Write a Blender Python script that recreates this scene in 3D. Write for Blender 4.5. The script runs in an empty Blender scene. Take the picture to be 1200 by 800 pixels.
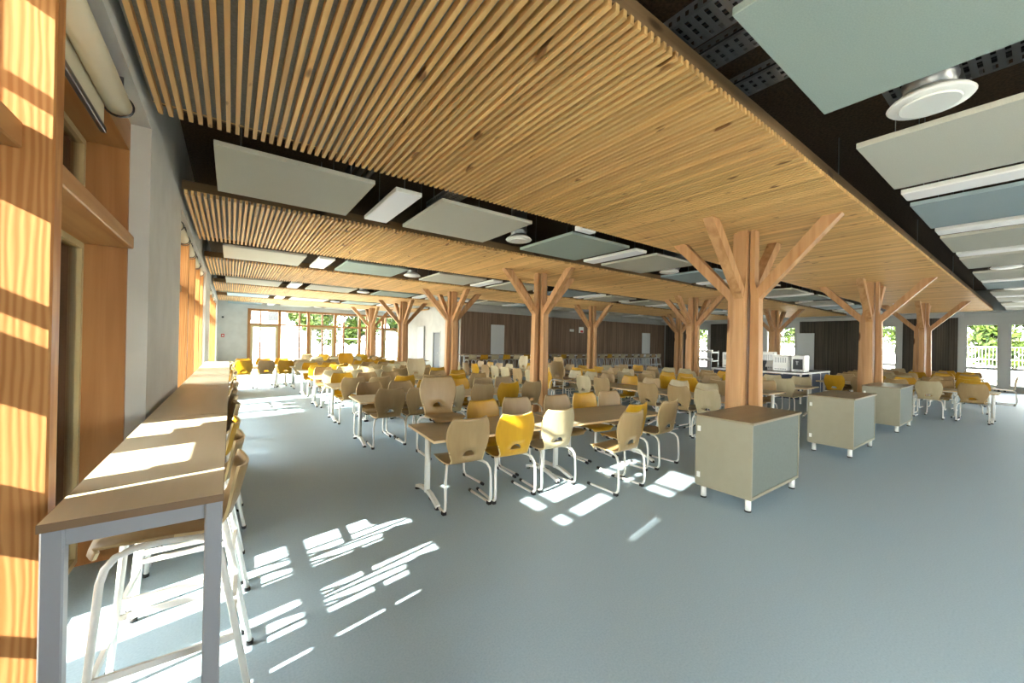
import bpy, bmesh, math, random
from mathutils import Vector, Matrix
random.seed(7)
S = bpy.context.scene
COL = S.collection

# ------------------------------------------------------------------ camera
CAMH = 1.65
def make_camera():
    yaw, pit, roll = math.radians(35.95), math.radians(.1), math.radians(1.13)
    f = Vector((math.sin(yaw)*math.cos(pit), math.cos(yaw)*math.cos(pit), math.sin(pit)))
    r0 = Vector((math.cos(yaw), -math.sin(yaw), 0)); u0 = r0.cross(f)
    r = math.cos(roll)*r0+math.sin(roll)*u0
    u = -math.sin(roll)*r0+math.cos(roll)*u0
    cd = bpy.data.cameras.new('camera'); cd.sensor_width = 36; cd.lens = 454.3/1200*36
    cd.clip_start = .05; cd.clip_end = 400
    cam = bpy.data.objects.new('camera', cd); COL.objects.link(cam)
    m = Matrix((r, u, -f)).transposed().to_4x4(); m.translation = (0, 0, CAMH)
    cam.matrix_world = m
    S.camera = cam
make_camera()

# ------------------------------------------------------------------ light and exposure
SUN_DIR = Vector((1, .20, -.53))
SUN_E = 12.0
SKY_E = 9.0
LAMP_E = .07
w = bpy.data.worlds.new('sky'); S.world = w; w.use_nodes = True
nt = w.node_tree; bg = nt.nodes['Background']
sk = nt.nodes.new('ShaderNodeTexSky'); sk.sky_type = 'HOSEK_WILKIE'
sk.sun_direction = (-SUN_DIR).normalized(); sk.turbidity = 4; sk.ground_albedo = .5
mx = nt.nodes.new('ShaderNodeMixRGB'); mx.inputs[0].default_value = .62; mx.inputs[2].default_value = (1, 1, 1, 1)
nt.links.new(sk.outputs[0], mx.inputs[1]); nt.links.new(mx.outputs[0], bg.inputs[0])
bg.inputs[1].default_value = SKY_E
sd = bpy.data.lights.new('sun', 'SUN'); sd.energy = SUN_E; sd.angle = math.radians(.6); sd.color = (1, .93, .82)
so = bpy.data.objects.new('sun', sd); COL.objects.link(so)
so.rotation_euler = SUN_DIR.to_track_quat('-Z', 'Y').to_euler(); so.location = (-20, -4, 12)
S.view_settings.view_transform = 'Standard'; S.view_settings.look = 'None'
S.view_settings.gamma = 1; S.view_settings.use_curve_mapping = False
S.view_settings.exposure = 2.05
S.cycles.use_denoising = True
S.cycles.max_bounces = 10; S.cycles.diffuse_bounces = 6; S.cycles.glossy_bounces = 3
S.cycles.transparent_max_bounces = 16; S.cycles.transmission_bounces = 4
S.cycles.sample_clamp_indirect = 8; S.cycles.caustics_reflective = False; S.cycles.caustics_refractive = False

# ------------------------------------------------------------------ materials
def lin(c):
    return tuple((v/12.92 if v <= .04045 else ((v+.055)/1.055)**2.4) for v in c)
def rgb(r, g, b): return lin((r/255, g/255, b/255))+(1,)
M = {}
def principled(name, col, rough=.6, metal=0, spec=.4):
    m = bpy.data.materials.new(name); m.use_nodes = True
    b = m.node_tree.nodes['Principled BSDF']
    b.inputs['Base Color'].default_value = col
    b.inputs['Roughness'].default_value = rough; b.inputs['Metallic'].default_value = metal
    b.inputs['Specular IOR Level'].default_value = spec
    m.diffuse_color = col
    return m
def nodes(m): return m.node_tree.nodes, m.node_tree.links, m.node_tree.nodes['Principled BSDF']
def speckle(name, c1, c2, scale=60, rough=.6, bump=0, detail=4, spec=.4, lo=.35, hi=.65):
    m = principled(name, c1, rough, spec=spec); n, l, b = nodes(m)
    tc = n.new('ShaderNodeTexCoord'); no = n.new('ShaderNodeTexNoise')
    no.inputs['Scale'].default_value = scale; no.inputs['Detail'].default_value = detail
    rp = n.new('ShaderNodeValToRGB')
    rp.color_ramp.elements[0].color = c1; rp.color_ramp.elements[1].color = c2
    rp.color_ramp.elements[0].position = lo; rp.color_ramp.elements[1].position = hi
    l.new(tc.outputs['Object'], no.inputs['Vector']); l.new(no.outputs['Fac'], rp.inputs[0]); l.new(rp.outputs[0], b.inputs['Base Color'])
    if bump:
        bp = n.new('ShaderNodeBump'); bp.inputs['Strength'].default_value = bump; bp.inputs['Distance'].default_value = .01
        l.new(no.outputs['Fac'], bp.inputs['Height']); l.new(bp.outputs[0], b.inputs['Normal'])
    return m
def wood(name, c1, c2, axis='Z', scale=14, stretch=.06, rough=.55, knots=None, vary=None, rings=0, spec=.3):
    """grain runs along axis; vary=(axis, pitch) gives every slat/board its own tone"""
    m = principled(name, c1, rough, spec=spec); n, l, b = nodes(m)
    tc = n.new('ShaderNodeTexCoord'); mp = n.new('ShaderNodeMapping')
    s = [1, 1, 1]; s['XYZ'.index(axis)] = stretch; mp.inputs['Scale'].default_value = s
    l.new(tc.outputs['Object'], mp.inputs['Vector'])
    vec = mp.outputs[0]
    if vary:
        sep = n.new('ShaderNodeSeparateXYZ'); l.new(tc.outputs['Object'], sep.inputs[0])
        dv = n.new('ShaderNodeMath'); dv.operation = 'DIVIDE'; dv.inputs[1].default_value = vary[1]
        l.new(sep.outputs['XYZ'.index(vary[0])], dv.inputs[0])
        fl = n.new('ShaderNodeMath'); fl.operation = 'FLOOR'; l.new(dv.outputs[0], fl.inputs[0])
        wn = n.new('ShaderNodeTexWhiteNoise'); wn.noise_dimensions = '1D'; l.new(fl.outputs[0], wn.inputs['W'])
        off = n.new('ShaderNodeVectorMath'); off.operation = 'ADD'
        sc = n.new('ShaderNodeVectorMath'); sc.operation = 'SCALE'; sc.inputs['Scale'].default_value = 9
        l.new(wn.outputs['Color'], sc.inputs[0]); l.new(mp.outputs[0], off.inputs[0]); l.new(sc.outputs[0], off.inputs[1])
        vec = off.outputs[0]
    no = n.new('ShaderNodeTexNoise'); no.inputs['Scale'].default_value = scale; no.inputs['Detail'].default_value = 5
    no.inputs['Distortion'].default_value = .6
    l.new(vec, no.inputs['Vector'])
    fac = no.outputs['Fac']
    if rings:
        wv = n.new('ShaderNodeTexWave'); wv.wave_type = 'BANDS'; wv.bands_direction = 'X'
        wv.inputs['Scale'].default_value = rings; wv.inputs['Distortion'].default_value = 7; wv.inputs['Detail'].default_value = 2
        wv.inputs['Detail Scale'].default_value = .9
        l.new(vec, wv.inputs['Vector'])
        mm = n.new('ShaderNodeMath'); mm.operation = 'MULTIPLY_ADD'; mm.inputs[1].default_value = .45
        l.new(wv.outputs['Fac'], mm.inputs[0])
        m2 = n.new('ShaderNodeMath'); m2.operation = 'MULTIPLY'; m2.inputs[1].default_value = .55
        l.new(no.outputs['Fac'], m2.inputs[0]); l.new(m2.outputs[0], mm.inputs[2]); fac = mm.outputs[0]
    rp = n.new('ShaderNodeValToRGB'); e = rp.color_ramp.elements
    e[0].position = .3; e[1].position = .7; e[0].color = c1; e[1].color = c2
    l.new(fac, rp.inputs[0]); out = rp.outputs[0]
    if vary:
        mix = n.new('ShaderNodeMixRGB'); mix.blend_type = 'MULTIPLY'; mix.inputs[0].default_value = 1
        mr = n.new('ShaderNodeMapRange'); mr.inputs['To Min'].default_value = .8; mr.inputs['To Max'].default_value = 1.12
        l.new(wn.outputs['Value'], mr.inputs[0]); cm = n.new('ShaderNodeCombineXYZ')
        for i in range(3): l.new(mr.outputs[0], cm.inputs[i])
        l.new(out, mix.inputs[1]); l.new(cm.outputs[0], mix.inputs[2]); out = mix.outputs[0]
    if knots:
        kn = n.new('ShaderNodeTexNoise'); kn.inputs['Scale'].default_value = knots; kn.inputs['Detail'].default_value = 1
        mp2 = n.new('ShaderNodeMapping'); s2 = [1, 1, 1]; s2['XYZ'.index(axis)] = .35; mp2.inputs['Scale'].default_value = s2
        l.new(tc.outputs['Object'], mp2.inputs[0]); l.new(mp2.outputs[0], kn.inputs['Vector'])
        r2 = n.new('ShaderNodeValToRGB'); r2.color_ramp.elements[0].position = .70; r2.color_ramp.elements[1].position = .75
        l.new(kn.outputs['Fac'], r2.inputs[0])
        mk = n.new('ShaderNodeMixRGB'); mk.inputs[2].default_value = (c1[0]*.35, c1[1]*.28, c1[2]*.22, 1)
        l.new(r2.outputs[0], mk.inputs[0]); l.new(out, mk.inputs[1]); out = mk.outputs[0]
    l.new(out, b.inputs['Base Color'])
    bp = n.new('ShaderNodeBump'); bp.inputs['Strength'].default_value = .12; bp.inputs['Distance'].default_value = .005
    l.new(fac, bp.inputs['Height']); l.new(bp.outputs[0], b.inputs['Normal'])
    return m
def glass_mat():
    m = bpy.data.materials.new('window_glass'); m.use_nodes = True; n = m.node_tree.nodes; l = m.node_tree.links
    n.clear(); o = n.new('ShaderNodeOutputMaterial'); t = n.new('ShaderNodeBsdfTransparent'); g = n.new('ShaderNodeBsdfGlossy')
    g.inputs['Roughness'].default_value = .02; t.inputs[0].default_value = (.95, .97, .96, 1)
    fr = n.new('ShaderNodeFresnel'); fr.inputs[0].default_value = 1.35; mi = n.new('ShaderNodeMixShader')
    l.new(fr.outputs[0], mi.inputs[0]); l.new(t.outputs[0], mi.inputs[1]); l.new(g.outputs[0], mi.inputs[2]); l.new(mi.outputs[0], o.inputs[0])
    m.diffuse_color = (.8, .9, .95, .3)
    return m
def emis(name, col, e):
    m = principled(name, col, .5); b = m.node_tree.nodes['Principled BSDF']
    b.inputs['Emission Color'].default_value = col; b.inputs['Emission Strength'].default_value = e
    return m
M['glass'] = glass_mat()
M['floor'] = speckle('grey_blue_linoleum', rgb(156, 178, 192), rgb(170, 191, 203), 90, .55, .03, 8, spec=.35, lo=.3, hi=.7)
M['white'] = speckle('white_paint', rgb(190, 190, 184), rgb(198, 198, 192), 3, .8, 0, 2)
M['grey_paint'] = principled('grey_white_paint', rgb(186, 187, 182), .7)
M['post'] = wood('larch_post', rgb(174, 118, 66), rgb(198, 146, 90), 'Z', 7, .14, .5, rings=15)
M['joinery'] = wood('larch_joinery', rgb(150, 100, 56), rgb(178, 130, 80), 'Z', 10, .05, .45)
M['joinery_y'] = wood('larch_joinery_crosswise', rgb(160, 112, 66), rgb(186, 142, 92), 'Y', 10, .05, .45)
M['sash'] = principled('beige_sash_paint', rgb(184, 168, 124), .45)
M['column'] = wood('larch_column', rgb(168, 122, 78), rgb(198, 156, 110), 'Z', 10, .06, .5, knots=5)
M['slat'] = wood('spruce_slats', rgb(206, 162, 102), rgb(230, 190, 126), 'Y', 16, .05, .55, knots=9, vary=('X', .0583))
M['edgeboard'] = wood('spruce_edge_board', rgb(112, 88, 60), rgb(142, 114, 80), 'X', 10, .05, .6, knots=5)
M['felt'] = speckle('grey_felt', rgb(128, 128, 122), rgb(142, 142, 136), 80, .95)
M['void'] = speckle('dark_ceiling_felt', rgb(66, 52, 38), rgb(100, 79, 57), 40, .95)
M['panel_w'] = speckle('cream_acoustic_panel', rgb(190, 188, 174), rgb(196, 194, 180), 120, .9)
M['panel_b'] = speckle('pale_blue_acoustic_panel', rgb(148, 164, 168), rgb(155, 171, 174), 120, .9)
M['panel_g'] = speckle('pale_green_acoustic_panel', rgb(152, 166, 157), rgb(159, 173, 164), 120, .9)
M['lampglow'] = emis('luminaire_diffuser', (.62, .62, .60, 1), LAMP_E)
M['steel'] = principled('galvanised_steel', rgb(150, 152, 152), .35, .8)
M['wmetal'] = principled('white_lacquered_tube', rgb(228, 228, 222), .35)
M['greymetal'] = principled('grey_lacquered_tube', rgb(158, 162, 168), .4)
M['black'] = principled('black_rubber', rgb(26, 26, 27), .6)
M['tabletop'] = wood('oak_laminate', rgb(172, 158, 128), rgb(184, 171, 142), 'X', 9, .08, .4, spec=.45)
M['tabledge'] = principled('light_edge_band', rgb(222, 196, 150), .45)
M['bartop'] = wood('pale_oak_laminate', rgb(200, 188, 158), rgb(210, 198, 170), 'Y', 8, .08, .38, spec=.45)
M['baredge'] = principled('brown_edge_band', rgb(132, 108, 82), .5)
M['tan'] = wood('beech_ply', rgb(150, 124, 84), rgb(162, 137, 96), 'Z', 12, .12, .4, spec=.45)
M['yellow'] = wood('yellow_stained_ply', rgb(178, 132, 14), rgb(190, 146, 24), 'Z', 12, .12, .38, spec=.45)
M['cream'] = wood('pale_ply', rgb(172, 158, 124), rgb(182, 169, 136), 'Z', 12, .12, .4, spec=.45)
M['rim'] = principled('ply_edge', rgb(200, 178, 132), .5)
M['cab'] = speckle('cream_cabinet_laminate', rgb(144, 139, 119), rgb(147, 142, 122), 8, .5)
M['cabback'] = speckle('grey_cabinet_panel', rgb(102, 108, 101), rgb(106, 112, 105), 30, .5)
M['cabtop'] = wood('brown_oak_laminate', rgb(132, 118, 92), rgb(148, 134, 107), 'X', 9, .08, .35, spec=.5)
M['radiator'] = principled('pale_grey_radiator', rgb(196, 200, 198), .45)
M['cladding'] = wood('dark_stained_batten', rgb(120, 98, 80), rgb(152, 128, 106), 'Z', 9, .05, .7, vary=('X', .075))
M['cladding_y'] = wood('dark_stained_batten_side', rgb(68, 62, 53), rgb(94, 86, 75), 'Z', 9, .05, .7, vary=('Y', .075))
M['blind'] = principled('cream_blind_fabric', rgb(206, 200, 176), .75)
M['chrome'] = principled('dark_metal', rgb(90, 90, 92), .35, .7)
M['darkpost'] = wood('dark_stained_post', rgb(58, 38, 24), rgb(84, 58, 38), 'Z', 9, .06, .7)
M['leaf'] = speckle('leaves', rgb(30, 48, 14), rgb(74, 94, 28), 3, .6)
M['bark'] = speckle('bark', rgb(82, 64, 48), rgb(110, 90, 70), 20, .9)
M['paving'] = speckle('pale_paving', rgb(196, 190, 178), rgb(212, 206, 194), 2, .9)
M['red'] = principled('red_plastic', rgb(186, 36, 30), .4)
M['green'] = principled('green_sign', rgb(30, 140, 80), .4)
M['navy'] = principled('dark_blue_front', rgb(52, 62, 84), .5)
M['appl'] = principled('white_enamel', rgb(236, 236, 232), .3)
M['dark'] = principled('dark_plastic', rgb(52, 54, 56), .45)
M['render'] = principled('white_render', rgb(226, 224, 218), .9)
M['doorgrey'] = principled('dark_grey_door', rgb(86, 92, 98), .5)

# ------------------------------------------------------------------ mesh helpers
class MB:
    def __init__(self): self.v = []; self.f = []; self.mi = []; self.sm = []
    def add(self, vs, fs, mi=0, smooth=False):
        o = len(self.v); self.v += [tuple(v) for v in vs]
        for f in fs: self.f.append(tuple(i+o for i in f)); self.mi.append(mi); self.sm.append(smooth)
        return self
    def box(self, x0, x1, y0, y1, z0, z1, mi=0):
        vs = [(x0,y0,z0),(x1,y0,z0),(x1,y1,z0),(x0,y1,z0),(x0,y0,z1),(x1,y0,z1),(x1,y1,z1),(x0,y1,z1)]
        return self.add(vs, [(3,2,1,0),(4,5,6,7),(0,1,5,4),(1,2,6,5),(2,3,7,6),(3,0,4,7)], mi)
    def cham(self, x0, x1, y0, y1, z0, z1, c=.004, mi=0):
        """box with chamfered edges along z and at top"""
        def ring(z, d): return [(x0+d,y0+c,z),(x0+c,y0+d,z),(x1-c,y0+d,z),(x1-d,y0+c,z),(x1-d,y1-c,z),(x1-c,y1-d,z),(x0+c,y1-d,z),(x0+d,y1-c,z)]
        vs = ring(z0+c, 0)+ring(z1-c, 0)
        top = ring(z1, c); bot = ring(z0, c)
        vs = bot+vs+top; fs = []
        for k in range(3):
            for i in range(8): fs.append((k*8+i, k*8+(i+1) % 8, k*8+8+(i+1) % 8, k*8+8+i))
        fs.append(tuple(range(7,-1,-1))); fs.append(tuple(range(24,32)))
        return self.add(vs, fs, mi)
    def beam(self, a, b, w, h, up=(0,0,1), mi=0):
        """square timber from a to b, w across, h along up"""
        a = Vector(a); b = Vector(b); d = (b-a).normalized(); u = Vector(up); s = d.cross(u)
        if s.length < 1e-5: s = d.cross(Vector((1,0,0)))
        s.normalize(); u = s.cross(d).normalized()
        vs = []
        for p in (a, b):
            for i, j in ((-1,-1),(1,-1),(1,1),(-1,1)): vs.append(p+s*(i*w/2)+u*(j*h/2))
        return self.add(vs, [(3,2,1,0),(4,5,6,7),(0,1,5,4),(1,2,6,5),(2,3,7,6),(3,0,4,7)], mi)
    def tube(self, path, r, n=8, mi=0, caps=True, ry=None):
        P = [Vector(p) for p in path]; vs = []; prev = None
        for i, p in enumerate(P):
            if i == 0: t = P[1]-P[0]
            elif i == len(P)-1: t = P[-1]-P[-2]
            else: t = (P[i+1]-p).normalized()+(p-P[i-1]).normalized()
            t.normalize()
            if prev is None:
                ref = Vector((0,0,1)) if abs(t.z) < .9 else Vector((1,0,0))
                s = t.cross(ref).normalized()
            else:
                s = (prev-t*prev.dot(t)).normalized()
            prev = s; u = t.cross(s)
            for k in range(n):
                a = 2*math.pi*k/n; vs.append(p+s*(r*math.cos(a))+u*((ry or r)*math.sin(a)))
        fs = []
        for i in range(len(P)-1):
            for k in range(n):
                a = i*n+k; b = i*n+(k+1) % n; fs.append((a, b, b+n, a+n))
        self.add(vs, fs, mi, True)
        if caps:
            o = len(self.v)-len(vs); self.f.append(tuple(o+k for k in range(n-1,-1,-1))); self.mi.append(mi); self.sm.append(False)
            e = o+(len(P)-1)*n; self.f.append(tuple(e+k for k in range(n))); self.mi.append(mi); self.sm.append(False)
        return self
    def lathe(self, c, prof, n=20, mi=0, smooth=True):
        vs = []; fs = []; m = len(prof)
        for r, z in prof:
            for k in range(n):
                a = 2*math.pi*k/n; vs.append((c[0]+r*math.cos(a), c[1]+r*math.sin(a), c[2]+z))
        for i in range(m-1):
            for k in range(n): fs.append((i*n+k, i*n+(k+1) % n, (i+1)*n+(k+1) % n, (i+1)*n+k))
        self.add(vs, fs, mi, smooth)
        o = len(self.v)-len(vs)
        self.f.append(tuple(o+k for k in range(n-1,-1,-1))); self.mi.append(mi); self.sm.append(False)
        self.f.append(tuple(o+(m-1)*n+k for k in range(n))); self.mi.append(mi); self.sm.append(False)
        return self
    def cyl(self, c, r, z0, z1, n=16, mi=0): return self.lathe((c[0], c[1], 0), [(r, z0), (r, z1)], n, mi)
    def mesh(self, name, mats):
        me = bpy.data.meshes.new(name); me.from_pydata(self.v, [], self.f)
        for m in (mats if isinstance(mats, (list, tuple)) else [mats]): me.materials.append(m)
        me.polygons.foreach_set('material_index', self.mi); me.polygons.foreach_set('use_smooth', self.sm)
        me.update(); return me
    def build(self, name, mats, parent=None, loc=None):
        return link(name, self.mesh(name, mats), parent, loc)
def link(name, me, parent=None, loc=None, rz=0):
    o = bpy.data.objects.new(name, me); COL.objects.link(o)
    if parent: o.parent = parent
    if loc: o.location = loc
    if rz: o.rotation_euler = (0, 0, rz)
    return o
def tag(o, label, cat, group=None):
    o['label'] = label; o['category'] = cat
    if group: o['group'] = group
    return o
def thing(name, label, cat, loc=(0,0,0), rz=0, group=None):
    o = bpy.data.objects.new(name, None); COL.objects.link(o); o.empty_display_size = .1
    o.location = loc; o.rotation_euler = (0, 0, rz)
    return tag(o, label, cat, group)
def struct(name, mb, mats):
    o = mb.build(name, mats); o['kind'] = 'structure'; return o
def children(o): return [c for c in COL.objects if c.parent == o]
def copy_tree(kids, src):
    pass
ORD = ['first','second','third','fourth','fifth','sixth','seventh','eighth','ninth','tenth','eleventh','twelfth','thirteenth','fourteenth','fifteenth','sixteenth','seventeenth','eighteenth','nineteenth','twentieth']

ORD2 = ORD+['twenty-first','twenty-second','twenty-third','twenty-fourth','twenty-fifth','twenty-sixth','twenty-seventh']
# ------------------------------------------------------------------ room constants
WX = -.52          # room face of the window wall
WO = -1.02         # outer face
YF = 23.7          # far glazed wall
YB = 16.2          # dark clad wall
XC = 8.75          # white return wall
XR = 25.4          # right wall
YS = -6.5          # behind the camera
ZC = 4.15

struct('floor', MB().box(WO, XR+.3, YS-.3, YF+.1, -.15, 0), M['floor'])
struct('ceiling', MB().box(WO, XR+.3, YS-.3, YF+.4, ZC, ZC+.2), M['void'])

# ---- window wall (left)
BAYS = [(-6.2, -3.7), (-3.4, -.9), (-.6, .95), (1.2, 4.05), (6.28, 12.2), (14.55, 21.6)]
ends = [YS-.3]+[v for b in BAYS for v in b]+[YF+.4]
for i in range(0, len(ends), 2):
    struct('wall_left', MB().box(WO, WX, ends[i], ends[i+1], 0, ZC), M['white'])
for y0, y1 in BAYS:
    struct('wall_left', MB().box(WO, WX, y0, y1, 3.23, ZC), M['white'])
FINX0, FINX1 = -.95, -.525
FINS = {0: [-4.95], 1: [-2.2], 2: [], 3: [2.107], 4: [7.5, 8.75, 10.0, 11.2], 5: [15.9, 17.3, 18.7, 20.1]}
wn = 1
for bi, (y0, y1) in enumerate(BAYS):
    fs = FINS[bi]; FT = .087
    m = MB()
    m.box(FINX0, -.635, y1-.03, y1, 0, 3.02).box(FINX0, -.635, y0, y0+.03, 0, 3.02)
    wfr = struct('window_%d' % wn, m, M['joinery']); wn += 1
    head = MB().box(FINX0, -.635, y0, y1, 3.02, 3.23).build('window_head', M['joinery_y'], wfr)
    for f in fs:
        MB().cham(FINX0, FINX1, f, f+FT, 0, 3.02, .006).build('window_post', M['post'], wfr)
    edges = [y0+.03]+[v for f in fs for v in (f, f+FT)]+[y1-.03]
    for k in range(0, len(edges), 2):
        a, b = edges[k], edges[k+1]
        MB().cham(-.93, -.60, a, b, 2.29, 2.385, .006).build('window_transom', M['joinery_y'], wfr)
        s = MB(); sw = .042
        for z0, z1 in ((.03, 2.29), (2.385, 3.02)):
            s.box(-.915, -.855, a, a+sw, z0, z1).box(-.915, -.855, b-sw, b, z0, z1)
            s.box(-.915, -.855, a+sw, b-sw, z0, z0+sw).box(-.915, -.855, a+sw, b-sw, z1-sw, z1)
        sash = s.build('window_sash', M['sash'], wfr)
        g = MB()
        for z0, z1 in ((.03, 2.29), (2.385, 3.02)):
            g.box(-.89, -.88, a+sw, b-sw, z0+sw, z1-sw)
        g.build('window_pane', M['glass'], wfr)
# ---- far glazed wall
m = MB().box(WX, .67, YF, YF+.3, 0, ZC).box(.67, XC, YF, YF+.3, 3.1, ZC)
struct('wall_back', m, M['white'])
posts = [.67, 2.0, 3.36, 4.72, 6.05, 7.4, 8.62]
m = MB()
for p in posts: m.cham(p, p+.13, YF-.02, YF+.2, 0, 3.1, .005)
m.box(.67, XC, YF, YF+.18, 2.99, 3.1)
for a, b in zip(posts, posts[1:]): m.box(a+.13, b, YF, YF+.16, 2.27, 2.36)
wf = struct('window_%d' % wn, m, M['joinery']); wn += 1
g = MB(); s = MB()
for i, (a, b) in enumerate(zip(posts, posts[1:])):
    g.box(a+.13, b, YF+.09, YF+.1, 2.36, 2.99)
    if i in (0, 2, 5):
        s.box(a+.13, a+.24, YF+.03, YF+.12, .02, 2.27).box(b-.11, b, YF+.03, YF+.12, .02, 2.27)
        s.box(a+.24, b-.11, YF+.03, YF+.12, .02, .16).box(a+.24, b-.11, YF+.03, YF+.12, 2.16, 2.27)
        g.box(a+.24, b-.11, YF+.07, YF+.08, .16, 2.16)
    else: g.box(a+.13, b, YF+.07, YF+.08, .02, 2.27)
s.build('door_leaf', M['sash'], wf); g.build('window_pane', M['glass'], wf)
# ---- white return wall with its door
struct('wall_return', MB().box(XC, XC+.2, YB+.12, 18.35, 0, ZC).box(XC, XC+.2, 19.3, YF+.3, 0, ZC).box(XC, XC+.2, 18.35, 19.3, 2.15, ZC), M['white'])
d = struct('door_1', MB().box(XC-.015, XC+.2, 18.35, 18.42, 0, 2.15).box(XC-.015, XC+.2, 19.23, 19.3, 0, 2.15).box(XC-.015, XC+.2, 18.42, 19.23, 2.08, 2.15), M['grey_paint'])
MB().box(XC+.03, XC+.08, 18.42, 19.23, .01, 2.08).build('door_leaf', M['doorgrey'], d)
MB().tube([(XC-.03, 18.52, 1.02), (XC-.03, 18.65, 1.02)], .012).box(XC-.03, XC+.03, 18.5, 18.53, 1.0, 1.04).build('door_handle', M['steel'], d)
# ---- dark clad wall and right wall
struct('wall_cladded', MB().box(XC, XR, YB+.06, YB+.3, 0, ZC), M['white'])
m = MB(); x = XC+.02
while x < XR-.08:
    m.box(x, x+.055, YB, YB+.06, .08, 3.08+random.random()*.0); x += .075
m.box(XC+.02, XR, YB+.045, YB+.059, .02, 3.08)
struct('trim_1', m, M['cladding'])
struct('trim_2', MB().box(XC, XR, YB-.06, YB+.06, 3.1, 3.25), M['grey_paint'])
# right wall: window openings along y
RW = [(-3.6, -1.2), (-.75, .88), (1.136, 2.045), (4.15, 4.95), (8.2, 9.65), (13.1, 13.9)]
e = [YS-.3]+[v for q in RW for v in q]+[YB+.3]
m = MB()
for i in range(0, len(e), 2): m.box(XR, XR+.3, e[i], e[i+1], 0, 2.8)
m.box(XR, XR+.3, YS-.3, YB+.3, 2.8, ZC)
struct('wall_right', m, M['grey_paint'])
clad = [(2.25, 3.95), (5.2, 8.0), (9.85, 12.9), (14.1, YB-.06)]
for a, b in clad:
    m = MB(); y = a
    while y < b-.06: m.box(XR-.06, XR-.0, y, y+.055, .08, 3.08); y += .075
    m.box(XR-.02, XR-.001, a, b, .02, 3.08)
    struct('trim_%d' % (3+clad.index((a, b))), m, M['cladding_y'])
struct('trim_8', MB().box(24.87, XR, YS, YB, 3.26, ZC), M['grey_paint'])
struct('trim_7', MB().box(XR-.12, XR, 2.1, YB-.06, 3.1, 3.25), M['grey_paint'])
for a, b in RW:
    fr = MB(); t = .05
    fr.box(XR+.05, XR+.15, a, a+t, .0, 2.8).box(XR+.05, XR+.15, b-t, b, .0, 2.8)
    fr.box(XR+.05, XR+.15, a+t, b-t, 2.75, 2.8).box(XR+.05, XR+.15, a+t, b-t, 0, .28).box(XR+.05, XR+.15, a+t, b-t, .89, .99)
    f = struct('window_%d' % wn, fr, M['grey_paint']); wn += 1
    MB().box(XR+.09, XR+.1, a+t, b-t, .28, .89).box(XR+.09, XR+.1, a+t, b-t, .99, 2.75).build('window_pane', M['glass'], f)
# ---- wall behind the camera: a wide glazed front
FW = [(1.5, 5.5), (8, 12), (15, 19)]
e = [WO]+[v for q in FW for v in q]+[XR+.3]
m = MB().box(WO, XR+.3, YS-.3, YS, 2.8, ZC).box(WO, XR+.3, YS-.3, YS, 0, .9)
for i in range(0, len(e), 2): m.box(e[i], e[i+1], YS-.3, YS, .9, 2.8)
struct('wall_front', m, M['white'])
for a, b in FW:
    fr = MB(); g = MB(); n = 3; p = (b-a)/n
    for k in range(n):
        x0, x1 = a+k*p, a+(k+1)*p
        fr.box(x0, x0+.06, YS-.2, YS-.1, .9, 2.8).box(x1-.06, x1, YS-.2, YS-.1, .9, 2.8).box(x0+.06, x1-.06, YS-.2, YS-.1, .9, .96).box(x0+.06, x1-.06, YS-.2, YS-.1, 2.74, 2.8)
        g.box(x0+.06, x1-.06, YS-.16, YS-.15, .96, 2.74)
    f = struct('window_%d' % wn, fr, M['joinery']); wn += 1
    g.build('window_pane', M['glass'], f)
struct('baseboard_left', MB().box(WX, WX+.012, 4.07, 6.26, 0, .08), M['grey_paint'])
struct('baseboard_back', MB().box(WX, .66, YF-.012, YF, 0, .08), M['grey_paint'])

# ------------------------------------------------------------------ slatted rafts
ZR = 3.3; RP = 4.6; RY0 = 1.27; RW_ = 2.63
HANGER = MB().tube([(0, 0, .081), (0, 0, ZC-ZR-.001)], .006, 6).mesh('hanger', M['steel'])
RAFT_Y = [RY0+RP*k for k in range(-1, 5)]
rname = ['slatted timber raft behind the camera', 'wide slatted timber ceiling raft over the cabinets and first column row',
         'second slatted timber ceiling raft from the camera, over the second column row', 'third slatted timber ceiling raft from the camera',
         'fourth slatted timber ceiling raft from the camera', 'farthest slatted timber ceiling raft, just before the glazed wall']
for k, y0 in enumerate(RAFT_Y):
    y1 = y0+RW_; x1 = 24.85 if k < 4 else XC-.05
    t = thing('slatted_raft', rname[k], 'ceiling raft', (0, y0, ZR), 0, 'slatted ceiling rafts')
    m = MB(); x = WX+.055
    while x < x1-.03:
        m.box(x, x+.027, 0, RW_, 0, .045); x += .0583
    m.build('slats', M['slat'], t)
    m = MB()
    m.box(WX+.03, x1, RW_-.085, RW_-.07, .0452, .06)
    m.build('batten', M['slat'], t)
    MB().box(WX+.03, x1, .012, .05, .0455, .155).build('edge_board', M['edgeboard'], t)
    MB().box(WX+.03, x1, RW_-.05, RW_-.01, .061, .14).build('edge_board', M['edgeboard'], t)
    MB().box(WX+.03, x1, .06, RW_-.09, .0455, .08).build('backing_felt', M['felt'], t)
    for xx in [1+4.8*i for i in range(int((x1-1)/4.8)+1)]:
        for q in (.2, RW_-.2): link('hanger', HANGER, t, (xx, q, 0))

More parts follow.
